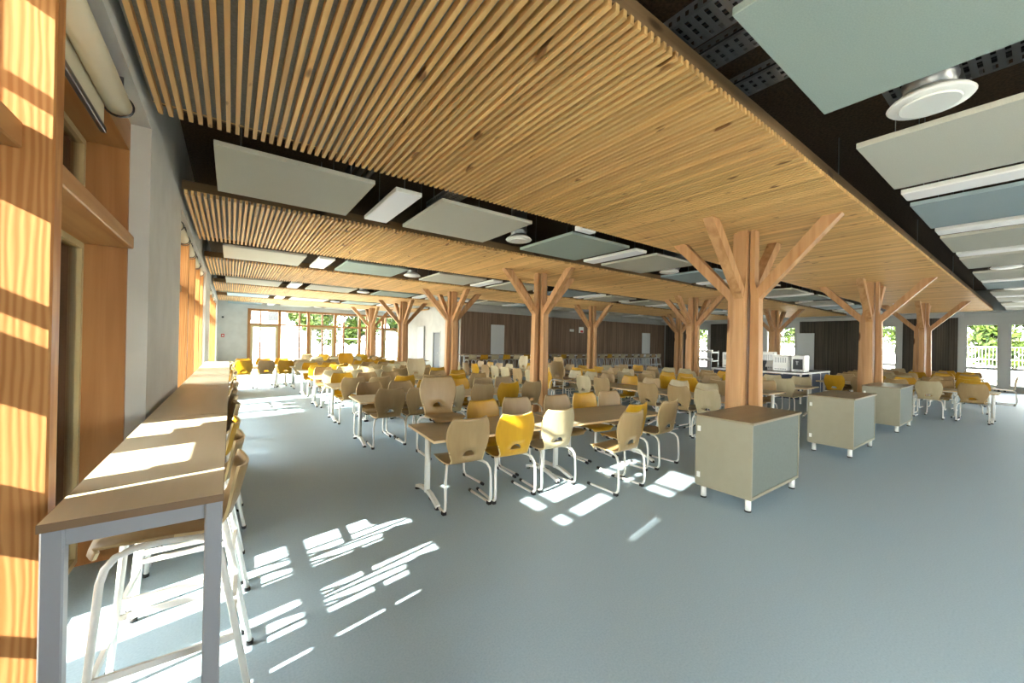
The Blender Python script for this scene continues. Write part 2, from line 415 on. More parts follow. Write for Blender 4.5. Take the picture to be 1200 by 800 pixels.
# ------------------------------------------------------------------ tree columns
colname = {(0,0): 'big timber tree column behind the nearest cabinet', (0,1): 'timber tree column between the second and third cabinets', (0,2): 'timber tree column past the third cabinet, last of its row',
           (1,0): 'timber tree column in the middle of the hall beside the tables', (1,1): 'timber tree column beside the tray trolley', (1,2): 'timber tree column in front of the coffee machines window',
           (2,0): 'timber tree column in line with the end of the dark clad wall', (2,1): 'timber tree column in front of the dark clad wall, beside the alarm sign', (2,2): 'timber tree column in the dark far corner of the hall',
           (3,0): 'timber tree column in front of the white return wall', (4,0): 'farthest timber tree column, before the glazed wall'}
def col_meshes():
    H = ZR; zb = 2.37; a = .07
    def post(ang):
        m = MB(); c, s = math.cos(ang), math.sin(ang)
        def P(r, t, z): return (r*c-t*s, r*s+t*c, z)
        vs = []
        for r0, r1, z in ((.10, .235, 0), (.10, .205, zb), (.085, .15, zb+.2), (.085, .145, H)):
            vs += [P(r0, -a, z), P(r1, -a, z), P(r1, a, z), P(r0, a, z)]
        fs = [(3,2,1,0), (12,13,14,15)]
        for k in range(3):
            for i in range(4): fs.append((k*4+i, k*4+(i+1) % 4, k*4+4+(i+1) % 4, k*4+4+i))
        return m.add(vs, fs)
    def branch(ang):
        m = MB(); c, s = math.cos(ang), math.sin(ang)
        prof = [(.11, zb+.03), (.207, zb-.04), (1.10, H), (.90, H)]
        vs = [(r*c-t*s, r*s+t*c, z) for t in (-a+.006, a-.006) for r, z in prof]
        return m.add(vs, [(3,2,1,0), (4,5,6,7), (0,1,5,4), (1,2,6,5), (2,3,7,6), (3,0,4,7)])
    ps = [post(i*math.pi/2).mesh('post', M['column']) for i in range(4)]
    bs = [branch(i*math.pi/2).mesh('branch', M['column']) for i in range(4)]
    core = MB().box(-.06, .06, -.06, .06, 0, H).mesh('core', M['column'])
    shoe = MB().box(-.03, .03, -.03, .03, 0, .02).mesh('shoe', M['steel'])
    return ps, bs, core
PS, BS, CORE = col_meshes()
for (r, c), lab in colname.items():
    t = thing('tree_column', lab, 'column', (6.02+6.87*c, 2.57+RP*r, 0), 0, 'timber tree columns')
    for p in PS: link('post', p, t)
    for b in BS: link('branch', b, t)
    link('core', CORE, t)

# ------------------------------------------------------------------ things hung in the gaps
GAP0 = [RY0+RW_+RP*k for k in range(-1, 5)]       # gap start in y (gap width 1.97)
def panel_mesh(mat):
    m = MB().cham(0, 1.37, 0, 1.32, 0, .045, .004); return m.mesh('board', mat)
PM = [panel_mesh(M['panel_w']), panel_mesh(M['panel_b']), panel_mesh(M['panel_g'])]
WIRE = MB().tube([(0, 0, .044), (0, 0, ZC-ZR-.001)], .003, 5).mesh('wire', M['steel'])
LWIRE = MB().tube([(0, 0, .05), (0, 0, ZC-ZR-.006)], .004, 5).mesh('wire', M['steel'])
LB = MB().cham(0, .31, 0, 1.27, .0, .05, .006).mesh('housing', M['wmetal'])
LD = MB().box(.012, .298, .012, 1.258, -.004, .001).mesh('diffuser', M['lampglow'])
VD = MB().lathe((0,0,0), [(.14, .0), (.20, .0), (.212, .014), (.195, .034), (.135, .075)], 32).mesh('diffuser_ring', M['wmetal'])
VP = MB().lathe((0,0,0), [(.145, -.014), (.152, -.006), (.145, .004)], 32).mesh('diffuser_plate', M['wmetal'])
VN = MB().lathe((0,0,0), [(.13, .05), (.13, .13), (.138, .14), (.138, .16), (.13, .17), (.13, ZC-ZR-.012)], 24).mesh('neck_duct', M['steel'])
gname = ['before the first raft', 'between the first and second rafts', 'between the second and third rafts', 'between the third and fourth rafts', 'between the fourth and fifth rafts', 'before the glazed end wall']
colour = {0: 'cream', 1: 'pale blue', 2: 'pale green'}
PAT = {0: [2, 2, 0, 1, 0, 0, 0, 1, 0, 0, 0, 0], 1: [0, 0, 2, 0, 1, 0, 0, 2, 0, 1, 0, 0], 2: [0, 2, 0, 0, 1, 0, 0, 0, 1, 0, 0, 0], 3: [0, 0, 2, 0, 0, 1, 0, 0, 0, 0, 0, 0], 4: [1, 0, 2, 0], 5: [1, 0, 0, 1]}
for gi, g0 in enumerate(GAP0):
    n = 12 if gi < 4 else 4
    dy = .32 if gi != 5 else .08
    for k in range(n):
        x0 = -.15+2.15*k
        if gi == 0 and k == 0: continue
        if x0 > XR-1.5: break
        ci = PAT[gi][k % len(PAT[gi])]
        t = thing('acoustic_panel', '%s acoustic panel %s, %s from window wall' % (colour[ci], gname[gi], ORD[k]), 'acoustic panel', (x0, g0+dy, ZR), 0, 'hung acoustic panels')
        link('board', PM[ci], t)
        for q in ((.2, .2), (1.17, .2), (.2, 1.12), (1.17, 1.12)): link('wire', WIRE, t, (q[0], q[1], 0))
        xm = x0+1.37+(2.15-1.37)/2
        if xm > XR-.5: break
        if k % 2 == 0 and gi != 0 or gi == 0 and k % 2 == 0 or (gi == 0 and k == 3):
            t = thing('ceiling_lamp', 'flat ceiling lamp %s, past the %s panel from window wall' % (gname[gi], ORD[k]), 'ceiling lamp', (xm-.155, g0+(.36 if gi != 5 else .1), ZR+.005), 0, 'hung ceiling lamps')
            link('housing', LB, t); link('diffuser', LD, t)
            for q in (.15, 1.12): link('wire', LWIRE, t, (.155, q, 0))
        else:
            t = thing('air_diffuser', 'round air diffuser %s, past the %s panel from window wall' % (gname[gi], ORD[k]), 'air diffuser', (xm+.02, g0+(1.18 if gi != 5 else .8), ZR+.01), 0, 'round air diffusers')
            link('diffuser_ring', VD, t); link('diffuser_plate', VP, t); link('neck_duct', VN, t)
# services in the dark void
def tray(x0, y0, x1, y1, z, label, w=.3):
    L = math.hypot(x1-x0, y1-y0)
    m = MB(); q = 0
    while q < L-.02:                                   # perforated base: rungs and rails
        m.box(q, q+.035, -w/2, w/2, 0, .004); q += .06
    for s in (-w/2, -w/6, w/6, w/2-.02): m.box(0, L, s, s+.03, .004, .007)
    for s in (-w/2, w/2-.004):
        m.box(0, L, s, s+.004, .0, .018).box(0, L, s, s+.004, .05, .075)
        q = 0
        while q < L-.02: m.box(q, q+.03, s, s+.004, .018, .05); q += .055
    t = thing('cable_tray', label, 'cable tray', (x0, y0, z), math.atan2(y1-y0, x1-x0))
    m.build('tray', M['steel'], t)
    h = MB(); q = .3
    while q < L: h.tube([(q, -w/2-.005, 0), (q, -w/2-.005, ZC-z-.005)], .006, 5).tube([(q, w/2+.005, 0), (q, w/2+.005, ZC-z-.005)], .006, 5).box(q-.015, q+.015, -w/2-.01, w/2+.01, -.01, -.001); q += 1.4
    h.build('hanger', M['steel'], t)
    c = MB()
    for i in range(4): c.tube([(0, -.09+.05*i, .022), (L, -.09+.05*i, .022)], .014, 6)
    c.build('cable', M['black'], t)
tray(2.32, 3.7, 2.32, -4.5, 3.62, 'perforated steel cable tray in the dark void behind the pale green panel', .26)
tray(2.66, 3.7, 2.66, -4.5, 3.62, 'second perforated steel cable tray above the pale green panel', .2)
tray(3.16, 3.7, 3.16, -4.5, 3.62, 'third perforated steel cable tray above the corner of the pale green panel', .2)
tray(4.05, .75, 4.05, -4.5, 3.58, 'wide perforated steel cable tray beside the round air diffuser', .36)
tray(2.6, 5.75, 2.6, 4.0, 3.75, 'steel cable tray above the second cream panel between first and second rafts', .3)
def duct(path, r, label, mat='steel'):
    m = MB(); m.tube(path, r, 16)
    P = [Vector(p) for p in path]
    for a, b in zip(P, P[1:]):
        L = (b-a).length; k = 0
        while k*.35 < L-.05:
            c = a+(b-a)*((k*.35+.03)/L); d = (b-a).normalized()
            m.tube([c-d*.012, c+d*.012], r+.008, 16); k += 1
    tag(m.build('ventilation_duct', M[mat]), label, 'duct')
duct([(8.35, 4.0, 3.72), (8.35, 5.2, 3.72), (8.42, 5.42, 3.70), (8.6, 5.55, 3.68), (9.2, 5.6, 3.68)], .14, 'silver round ventilation duct bending in the void beside the big column')
duct([(.25, 3.75, 3.62), (.25, 4.25, 3.62), (1.0, 4.25, 3.62)], .09, 'grey ventilation duct in the void above the first cream panel')
duct([(13.5, 4.2, 3.75), (17.5, 4.2, 3.75)], .14, 'long round ventilation duct in the void between the first and second rafts')
m = MB()
for i in range(3): m.tube([(1.05+.1*i, 3.4, 3.55), (1.05+.1*i, 4.7, 3.55)], .035, 10)
tag(m.build('cable_conduit', M['black']), 'three black conduits side by side above the first cream panel', 'conduit')
m = MB().box(3.62, 3.82, .1, .28, 3.6, 3.68).box(3.66, 3.78, .13, .25, 3.55, 3.6); m.tube([(3.72, .19, 3.68), (3.72, .19, ZC-.01)], .008, 6)
tag(m.build('junction_box', M['appl']), 'small white junction box next to the wide cable tray', 'junction box')
m = MB().cham(4.03, 4.35, 3.93, 4.06, 3.29, 3.36, .01); m.tube([(4.19, 4.0, 3.36), (4.19, 4.0, ZC-.01)], .006, 6)
tag(m.build('emergency_light', M['lampglow']), 'small white emergency light at the far edge of the first raft', 'emergency light')
for yb in (.35, 4.9, 9.5):
    struct('trim_%d' % (20+int(yb)), MB().box(WX, XR, yb-1.0, yb-.86, 3.75, ZC), M['edgeboard'])

# ------------------------------------------------------------------ roller blinds
def blind(y0, y1, label):
    t = thing('roller_blind', label, 'roller blind', (-.58, y0, 2.98), 0, 'roller blinds over the window wall')
    L = y1-y0
    m = MB(); m.tube([(0, .02, .07), (0, L-.02, .07)], .062, 18); m.build('roll', M['blind'], t)
    m = MB().box(-.062, -.056, .04, L-.04, -.09, .07); m.build('cloth', M['blind'], t)
    MB().cham(-.072, -.046, .03, L-.03, -.125, -.09, .004).build('bottom_bar', M['chrome'], t)
    for yy in (.0, L-.012):
        m = MB(); pts = [(.068*math.cos(q), yy, .07+.068*math.sin(q)) for q in [math.pi*(.35-.1*i) for i in range(14)]]
        m.tube(pts, .006, 6).box(-.02, .02, yy, yy+.008, .06, .25); m.build('bracket', M['chrome'], t)
blind(1.85, 3.36, 'long cream roller blind over the first window bay')
blind(1.22, 1.8, 'short cream roller blind before the first wooden window post')
for i, (a, b) in enumerate(((6.5, 7.4), (7.5, 8.6), (8.75, 9.9), (10.0, 11.1))):
    blind(a, b, '%s cream roller blind of the second window bay' % ORD[i])
for i, (a, b) in enumerate(((14.8, 16.6), (17.0, 18.6))):
    blind(a, b, '%s cream roller blind of the third window bay' % ORD[i])

# ------------------------------------------------------------------ bar along the windows
BZ = 1.05
def bar_meshes():
    L = 1.95
    top = MB().cham(-.47, 0, 0, L, BZ-.028, BZ, .003); 
    # edge bands get the darker colour
    me = MB(); me.box(-.47, 0, .0, L, BZ-.028, BZ-.0005, 1).box(-.468, -.002, .002, L-.002, BZ-.0005, BZ, 0)
    leg = MB().cham(-.027, .027, -.027, .027, .0, BZ-.029, .005)
    ap = MB().box(-.45, -.02, .03, .055, BZ-.09, BZ-.029).box(-.45, -.02, L-.055, L-.03, BZ-.09, BZ-.029).box(-.06, -.035, .05, L-.05, BZ-.09, BZ-.029).box(-.44, -.415, .05, L-.05, BZ-.09, BZ-.029)
    return me.mesh('tabletop', [M['bartop'], M['baredge']]), leg.mesh('leg', M['greymetal']), ap.mesh('apron', M['greymetal'])
BT, BLG, BAP = bar_meshes()
for k in range(5):
    y0 = 1.84+1.955*k
    t = thing('bar_table', 'tall narrow oak bar table along the windows, %s from the camera' % ORD[k], 'bar table', (-.012, y0, 0), 0, 'bar tables along the window wall')
    link('tabletop', BT, t); link('apron', BAP, t)
    for lx in (-.03, -.44):
        for ly in (.042, 1.95-.042): link('leg', BLG, t, (lx, ly, 0))

# ------------------------------------------------------------------ ply shells
def shell_mesh(name, mat, stations, top_dip=.022, th=.012):
    """stations: (y, z, halfwidth, lateral_forward, kind); a number as kind is the half-width of the hand hole at that row; faces +y"""
    bm = bmesh.new(); grid = []
    for y, z, hw, cf, kind in stations:
        c1 = kind if isinstance(kind, float) else .060
        a = (hw+c1)/2
        row = []
        for x in (-hw, -hw*.93, -a, -c1, -c1*.5, 0, c1*.5, c1, a, hw*.93, hw):
            q = (x/hw)**2
            yy = y+cf*q; zz = z
            if kind == 'top': zz = z-top_dip*(1-q)
            if kind == 'top2': zz = z-top_dip*.5*(1-q)
            if kind == 'front': yy = y-.035*q*q
            row.append(bm.verts.new((x, yy, zz)))
        grid.append(row)
    for i in range(len(stations)-1):
        hole = isinstance(stations[i][4], float) and isinstance(stations[i+1][4], float)
        for j in range(10):
            if hole and 3 <= j <= 6: continue
            bm.faces.new((grid[i][j], grid[i][j+1], grid[i+1][j+1], grid[i+1][j]))
    bm.normal_update()
    bmesh.ops.solidify(bm, geom=bm.faces[:], thickness=th)
    bm.normal_update()
    for f in bm.faces:
        short = sum(1 for e in f.edges if abs(e.calc_length()-th) < th*.2)
        if short >= 2 and f.calc_area() < .0012: f.material_index = 1
        else: f.smooth = True
    me = bpy.data.meshes.new(name); bm.to_mesh(me); bm.free()
    me.materials.append(mat); me.materials.append(M['rim'])
    return me
CH = [(.235, .420, .150, 0, 'front'), (.222, .445, .175, 0, 'front'), (.195, .458, .195, 0, ''), (.12, .458, .208, .004, ''), (.02, .452, .212, .008, ''), (-.08, .446, .205, .012, ''),
      (-.14, .446, .190, .014, ''), (-.175, .460, .178, .016, ''), (-.195, .490, .178, .02, ''),
      (-.203, .530, .190, .026, .064), (-.207, .552, .197, .03, .060), (-.210, .570, .203, .031, .046), (-.212, .582, .207, .032, .022),
      (-.217, .63, .224, .036, ''), (-.226, .70, .238, .040, ''), (-.238, .77, .238, .042, ''), (-.252, .84, .222, .042, ''), (-.262, .885, .200, .04, 'top2'), (-.269, .915, .178, .036, 'top')]
SH = {k: shell_mesh('seat_shell', M[k], CH) for k in ('tan', 'yellow', 'cream')}
def chair_leg(s):
    x0, x1 = s*.245, s*.150
    p = [(s*.225, .215, .019), (s*.235, .0, .019), (x0, -.15, .019), (x0, -.195, .03), (x0, -.218, .065), (x0, -.222, .14), (x0, -.214, .30), (s*.238, -.205, .37), (s*.222, -.175, .415), (s*.195, -.12, .432), (x1, -.03, .434), (x1, .15, .437)]
    return MB().tube(p, .0135, 8).mesh('leg', M['wmetal'])
CL = [chair_leg(-1), chair_leg(1)]
CG = [(MB().tube([(s*.226, .222, .0175), (s*.2275, .175, .0175)], .017, 8).mesh('glide', M['black']), MB().box(s*.245-.018, s*.245+.018, -.21, -.165, 0, .03).mesh('glide', M['black'])) for s in (-1, 1)]
CPAD = [(MB().cham(s*.150-.016, s*.150+.016, -.02, .03, .405, .443, .004).mesh('spacer_pad', M['black']), MB().cham(s*.150-.016, s*.150+.016, .10, .15, .408, .446, .004).mesh('spacer_pad', M['black'])) for s in (-1, 1)]
CX_ = MB().tube([(-.15, .08, .434), (.15, .08, .434)], .011, 6).mesh('crossbar', M['wmetal'])
CNAME = {'tan': 'beech brown', 'yellow': 'yellow', 'cream': 'pale cream'}
def chair(x, y, rz, colr, label, group, z=0, detail=True):
    t = thing('dining_chair', label, 'chair', (x, y, z), rz, group)
    link('seat_shell', SH[colr], t)
    for i in (0, 1):
        l = link('leg', CL[i], t)
        if detail:
            for g in CG[i]: link('glide', g, l)
            for g in CPAD[i]: link('spacer_pad', g, l)
    if detail: link('crossbar', CX_, t)
    return t

# ------------------------------------------------------------------ tables
TZ = .70; TL = 1.66; TD = .84
TT = MB(); TT.box(-TL/2, TL/2, -TD/2, TD/2, TZ-.024, TZ-.0006, 1).box(-TL/2+.002, TL/2-.002, -TD/2+.002, TD/2-.002, TZ-.0006, TZ, 0)
TT = TT.mesh('tabletop', [M['tabletop'], M['tabledge']])
def table_leg():
    m = MB(); m.tube([(0, 0, .07), (0, 0, TZ-.025)], .038, 14, ry=.03)
    arch = [(-.325, .03), (-.26, .05), (-.12, .082), (0, .09), (.12, .082), (.26, .05), (.325, .03)]
    vs = []
    for y, z in arch: vs += [(-.024, y, z-.016), (.024, y, z-.016), (.02, y, z+.016), (-.02, y, z+.016)]
    fs = [(3,2,1,0)]+[(i*4+k, i*4+(k+1) % 4, i*4+4+(k+1) % 4, i*4+4+k) for i in range(6) for k in range(4)]+[(24,25,26,27)]
    m.add(vs, fs); m.box(-.03, .03, -.3, .3, TZ-.05, TZ-.0245)
    return m.mesh('leg', M['wmetal'])
TLG = table_leg()
TGL = MB().lathe((0,0,0), [(.028, 0), (.03, .012), (.016, .03)], 12).mesh('glide', M['black'])
TRL = MB().box(-TL/2+.15, TL/2-.15, -.22, -.18, TZ-.055, TZ-.0246).box(-TL/2+.15, TL/2-.15, .18, .22, TZ-.055, TZ-.0246).mesh('rail', M['wmetal'])
def table(x, y, rz, label, group, detail=True):
    t = thing('dining_table', label, 'table', (x, y, 0), rz, group)
    link('tabletop', TT, t); link('rail', TRL, t)
    for s in (-1, 1):
        l = link('leg', TLG, t, (s*(TL/2-.09), 0, 0))
        for q in (-.31, .31): link('glide', TGL, l, (0, q, 0))
    return t

# block beside the bar: lines across the hall
rows = [(3.80, -4.5), (6.42, -1.5), (8.5, -1), (10.55, 0), (12.65, 0), (14.75, 0)]
def pickc(i, a): return ['tan', 'yellow', 'tan', 'cream', 'yellow', 'tan', 'cream', 'tan', 'yellow', 'cream'][(i*7+a*3) % 10]
NEAR = {0: ['tan', 'yellow', 'cream', 'tan', 'yellow', 'tan'], 1: ['tan', 'tan', 'cream', 'tan', 'yellow', 'tan'], 2: ['tan', 'tan', 'yellow', 'tan', 'yellow', 'tan']}
FAR = {0: ['tan', 'yellow', 'tan', 'tan', 'yellow', 'tan'], 1: ['tan', 'tan', 'yellow', 'yellow', 'tan', 'tan'], 2: ['yellow', 'tan', 'tan', 'cream', 'tan', 'yellow']}
for r, (yc, rot) in enumerate(rows):
    a = math.radians(rot); ca, sa = math.cos(a), math.sin(a)
    def at(s, d): return (1.6+s*ca-d*sa, yc+s*sa+d*ca)
    for k in range(2):
        x, y = at(TL/2+k*(TL+.03), 0)
        table(x, y, a, 'oak topped dining table, %s from bar aisle in the %s table row' % (ORD[k], ORD[r]), 'dining tables beside the bar aisle')
    for k, s in enumerate((.37, .90, 1.43, 2.08, 2.62, 3.16)):
        cn = NEAR.get(r, [pickc(r*6+i, 1) for i in range(6)])[k]; cf = FAR.get(r, [pickc(r*6+i, 2) for i in range(6)])[k]
        d = -TD/2+.125+random.uniform(-.03, .03); jr = random.uniform(-.05, .05)
        lab = '%s chair, %s from bar aisle, near side of %s table row' % (CNAME[cn], ORD[k], ORD[r])
        if r == 0:
            d = [-.26, -.27, -.25, -.70, -.34, -.34][k]; s2 = [.34, .88, 1.46, 2.12, 2.62, 3.26][k]; jr = [.02, .0, .03, .12, .1, .12][k]
            if k == 3: lab = 'beech brown chair pulled out from the first table, its seat in the sun'
        else: s2 = s+random.uniform(-.05, .05)
        x, y = at(s2, d)
        chair(x, y, a+jr, cn, lab, 'chairs at the tables beside the bar aisle')
        d = TD/2-.125+random.uniform(-.03, .03); z = 0; jr = random.uniform(-.06, .06)
        lab = '%s chair, %s from bar aisle, far side of %s table row' % (CNAME[cf], ORD[k], ORD[r])
        if (r, k) in ((0, 0), (2, 3), (4, 2)):
            z = TZ-.404; d = TD/2+.02
            lab = '%s chair hung high over the far edge of the %s table from the camera' % (CNAME[cf], ORD[r])
            if r == 0: d = .50
        x, y = at(s+(.08 if r == 0 else 0), d)
        chair(x, y, a+math.pi+jr, cf, lab, 'chairs at the tables beside the bar aisle', z)
# small group before the far door
for k in range(2):
    table(.55+k*1.75, 15.55, 0, 'oak topped dining table before the glazed door, %s from the window wall' % ORD[k], 'dining tables before the glazed door')
cc = [['yellow', 'tan', 'yellow', 'yellow', 'tan'], ['yellow', 'yellow', 'yellow', 'tan', 'yellow']]
for k, x in enumerate((.35, .95, 1.5)):
    chair(x, 15.1, 0, cc[0][k], '%s chair in sun, %s from window wall, near side before glazed door' % (CNAME[cc[0][k]], ORD[k]), 'chairs before the glazed door')
    chair(x, 16.0, math.pi, cc[1][k], '%s chair in sun, %s from window wall, far side before glazed door' % (CNAME[cc[1][k]], ORD[k]), 'chairs before the glazed door')
for r, y in enumerate((17.6, 19.9)):
    for k in range(3):
        table(3.3+k*1.75, y, 0, 'oak topped dining table, %s row before the glazing, %s from window wall' % (ORD[r], ORD[k]), 'dining tables before the glazing')
    for k, s in enumerate((2.8, 3.5, 4.3, 5.2)):
        cn = pickc(k+r*4, 3); cf = pickc(k+r*5, 5)
        chair(s, y-.22, random.uniform(-.1, .1), cn, '%s chair, %s from window wall, near side of %s row before glazing' % (CNAME[cn], ORD[k], ORD[r]), 'chairs before the glazing')
        chair(s+.1, y+.22, math.pi, cf, '%s chair, %s from window wall, far side of %s row before glazing' % (CNAME[cf], ORD[k], ORD[r]), 'chairs before the glazing')

# block in the middle and right of the hall: lines along the hall
LINES = [(7.25, 3.0, 6), (9.3, 3.3, 5), (11.4, 3.3, 4), (14.35, .62, 2), (16.4, .80, 2), (18.5, .97, 2), (21.2, 1.2, 2)]
lname = ['%s long table line' % o for o in ORD[:7]]
LC = {0: (['cream', 'tan', 'tan', 'yellow', 'tan', 'cream', 'tan', 'yellow', 'cream'], None), 3: (['tan', 'cream', 'tan', 'tan', 'yellow', 'tan'], ['yellow', 'tan', 'yellow', 'yellow', 'tan', 'cream']), 4: (['yellow', 'tan', 'cream', 'tan', 'tan', 'tan'], ['yellow', 'tan', 'yellow', 'cream', 'tan', 'tan'])}
for li, (xc, y0, n) in enumerate(LINES):
    for k in range(n):
        table(xc, y0+TL/2+k*(TL+.03), math.pi/2, 'oak topped dining table, %s from near end of the %s' % (ORD[k], lname[li]), 'dining tables right of the middle aisle')
    m_ = int(n*(TL+.03)/.62)
    for k in range(m_):
        y = y0+.40+k*.62
        det = li in (0, 3) and k < 5
        for side in (-1, 1):
            pool = LC.get(li, (None, None))[0 if side < 0 else 1]
            cn = pool[k] if pool and k < len(pool) else pickc(li*11+k*2, 4+side)
            if random.random() < .12 and li not in (0, 3): continue
            if li == 0 and side < 0 and k in (3,): continue
            z = 0; off = TD/2-.14+random.uniform(-.02, .06)
            lab = '%s chair, %s from near end, %s side of %s' % (CNAME[cn], ORD[k], 'bar' if side < 0 else 'far', lname[li])
            if (li, k, side) in ((0, 6, -1), (1, 9, -1), (0, 11, 1)):
                z = TZ-.404; off = TD/2+.05; lab = '%s chair hung high on edge of %s, %s from near end' % (CNAME[cn], lname[li], ORD[k])
            if (li, k, side) == (0, 0, -1): off += .1
            chair(xc+side*off, y+random.uniform(-.06, .06), -math.pi/2 if side < 0 else math.pi/2, cn, lab, 'chairs right of the middle aisle', z, det)
chair(19.6, .74, 0, 'tan', 'beech brown chair standing alone by the windows past the table ends', 'chairs right of the middle aisle')

# ------------------------------------------------------------------ bar stools
ST = [(.275, .785, .165, 0, 'front'), (.262, .818, .185, 0, 'front'), (.23, .832, .20, 0, ''), (.12, .832, .207, .004, ''), (.0, .826, .207, .010, ''), (-.10, .818, .207, .016, ''), (-.155, .828, .207, .022, ''), (-.192, .86, .208, .03, ''), (-.210, .91, .208, .036, ''), (-.224, .97, .204, .04, ''), (-.236, 1.03, .192, .04, 'top2'), (-.242, 1.07, .172, .036, 'top')]
SS = {k: shell_mesh('seat_shell', M[k], ST, top_dip=.018) for k in ('tan', 'yellow', 'cream')}
def stool_leg(s):
    p = [(s*.215, .275, .014), (s*.193, .225, .70), (s*.188, .212, .75), (s*.182, .185, .785), (s*.176, .13, .803), (s*.175, .04, .806), (s*.175, -.05, .80), (s*.18, -.10, .785), (s*.186, -.13, .75), (s*.192, -.145, .70), (s*.215, -.265, .014)]
    return MB().tube(p, .0135, 8).mesh('leg_frame', M['wmetal'])
SLG = [stool_leg(-1), stool_leg(1)]
def lx(z): return .19+(.70-z)/.686*.025
SF = [MB().box(-lx(.3), lx(.3), .245, .263, .285, .315).mesh('footrest', M['wmetal']), MB().box(-lx(.42), lx(.42), -.205, -.187, .405, .435).mesh('footrest', M['wmetal'])]
SRL = [MB().beam((q*.206, -.205, .34), (q*.206, .25, .34), .014, .026).mesh('side_rail', M['wmetal']) for q in (-1, 1)]
SB = MB()
SB.tube([(-.175, .04, .804), (.175, .04, .804)], .011, 6); SB = SB.mesh('crossbar', M['wmetal'])
SGL = MB().cyl((0, 0), .018, 0, .022, 10).mesh('glide', M['black'])
def stool(x, y, rz, c, label, group, detail=True):
    t = thing('bar_stool', label, 'bar stool', (x, y, 0), rz, group)
    link('seat_shell', SS[c], t)
    for i, s in ((0, -1), (1, 1)):
        l = link('leg_frame', SLG[i], t)
        if detail:
            for q in (.275, -.265): link('glide', SGL, l, (s*.215, q, 0))
    for f in SF: link('footrest', f, t)
    for f in SRL: link('side_rail', f, t)
    if detail: link('crossbar', SB, t)
sc = ['tan', 'tan', 'yellow', 'tan', 'cream', 'tan', 'tan', 'yellow', 'cream', 'tan', 'yellow', 'tan', 'yellow', 'yellow', 'tan']
for k in range(15):
    stool(-.155+random.uniform(-.02, .02), 1.84+1.955*(k//3)+(.45, 1.0, 1.53)[k % 3], math.pi/2+random.uniform(-.08, .08), sc[k], '%s bar stool, %s from the camera along the window bar' % (CNAME[sc[k]], ORD[k]), 'bar stools along the window bar')
# back bar before the dark cladding
BB = MB(); BB.box(-.9, .9, -.25, .25, BZ-.03, BZ-.0006, 1).box(-.898, .898, -.248, .248, BZ-.0006, BZ, 0)
BB = BB.mesh('tabletop', [M['tabletop'], M['baredge']])
BF = MB().box(-.86, .86, -.2, -.17, BZ-.09, BZ-.031).box(-.86, .86, .17, .2, BZ-.09, BZ-.031).mesh('apron', M['wmetal'])
x = 9.35; k = 0
while x < 24:
    t = thing('bar_table', 'tall narrow bar table before the dark cladding, %s from its window end' % ORD[k], 'bar table', (x, 15.55, 0), 0, 'bar tables before the dark cladding')
    link('tabletop', BB, t); link('apron', BF, t)
    for sx in (-.85, .85):
        for sy in (-.19, .19): link('leg', BLG, t, (sx, sy, 0))
    for q in (-.6, 0, .6):
        i = k*3+int(q/.6)+1
        c = ['cream', 'yellow', 'cream', 'yellow', 'cream', 'yellow', 'cream', 'yellow', 'cream', 'yellow', 'cream', 'tan', 'cream', 'tan', 'cream', 'yellow', 'cream', 'cream', 'tan', 'cream', 'tan', 'cream', 'tan', 'cream'][i % 24]
        lab = '%s bar stool before the dark cladding, %s from its window end' % (CNAME[c], ORD2[i])
        stool(x+q, 15.2, 0, c, lab, 'bar stools before the dark cladding', False)
    x += 1.85; k += 1

# ------------------------------------------------------------------ cabinets
CAB_Z0, CAB_Z1 = .13, .90
def cab_meshes():
    L, D = 1.24, .56
    body = MB(); z0, z1 = CAB_Z0, CAB_Z1-.022
    body.box(0, L, .02, D, z0, z1).box(0, L, 0, .02, z0, z0+.03).box(0, .022, 0, .02, z0+.03, z1).box(L-.022, L, 0, .02, z0+.03, z1).box(.022, L-.022, 0, .02, z1-.012, z1)
    back = MB().box(.023, L-.023, .006, .0195, z0+.031, z1-.013)
    top = MB().cham(-.018, L+.018, -.018, D+.018, CAB_Z1-.0215, CAB_Z1, .003)
    leg = MB().cyl((0, 0), .028, .014, CAB_Z0-.0005, 14)
    gl = MB().cyl((0, 0), .031, 0, .015, 14)
    hin = MB().cham(-.012, .0, 0, .035, 0, .06, .003)
    dr = MB().cham(.01, L/2-.004, D+.0005, D+.02, z0+.01, z1-.01, .002).mesh('door', M['cab']), MB().cham(L/2+.004, L-.01, D+.0005, D+.02, z0+.01, z1-.01, .002).mesh('door', M['cab'])
    return [q.mesh(n, M[k]) for q, n, k in ((body, 'body', 'cab'), (back, 'back_panel', 'cabback'), (top, 'worktop', 'cabtop'), (leg, 'leg', 'wmetal'), (gl, 'glide', 'black'), (hin, 'hinge', 'wmetal'))]+[dr]
cb, cbk, ct, cl, cg, chn, cdr = cab_meshes()
for k, x in enumerate((4.17, 7.6, 10.75)):
    t = thing('low_cabinet', ['first cream low cabinet with brown top, before the big timber column', 'middle cream low cabinet with brown top of the row of three', 'farthest cream low cabinet with brown top of the row of three'][k], 'cabinet', (x, 1.69, 0), 0, 'low cabinets on white feet')
    link('body', cb, t); link('back_panel', cbk, t); link('worktop', ct, t)
    for d_ in cdr:
        dd = link('door', d_, t)
    for sx in (.05, 1.19):
        for sy in (.05, .50):
            l = link('leg', cl, t, (sx, sy, 0)); link('glide', cg, l)
    for z in (.22, .72): link('hinge', chn, t, (0, .515, z))

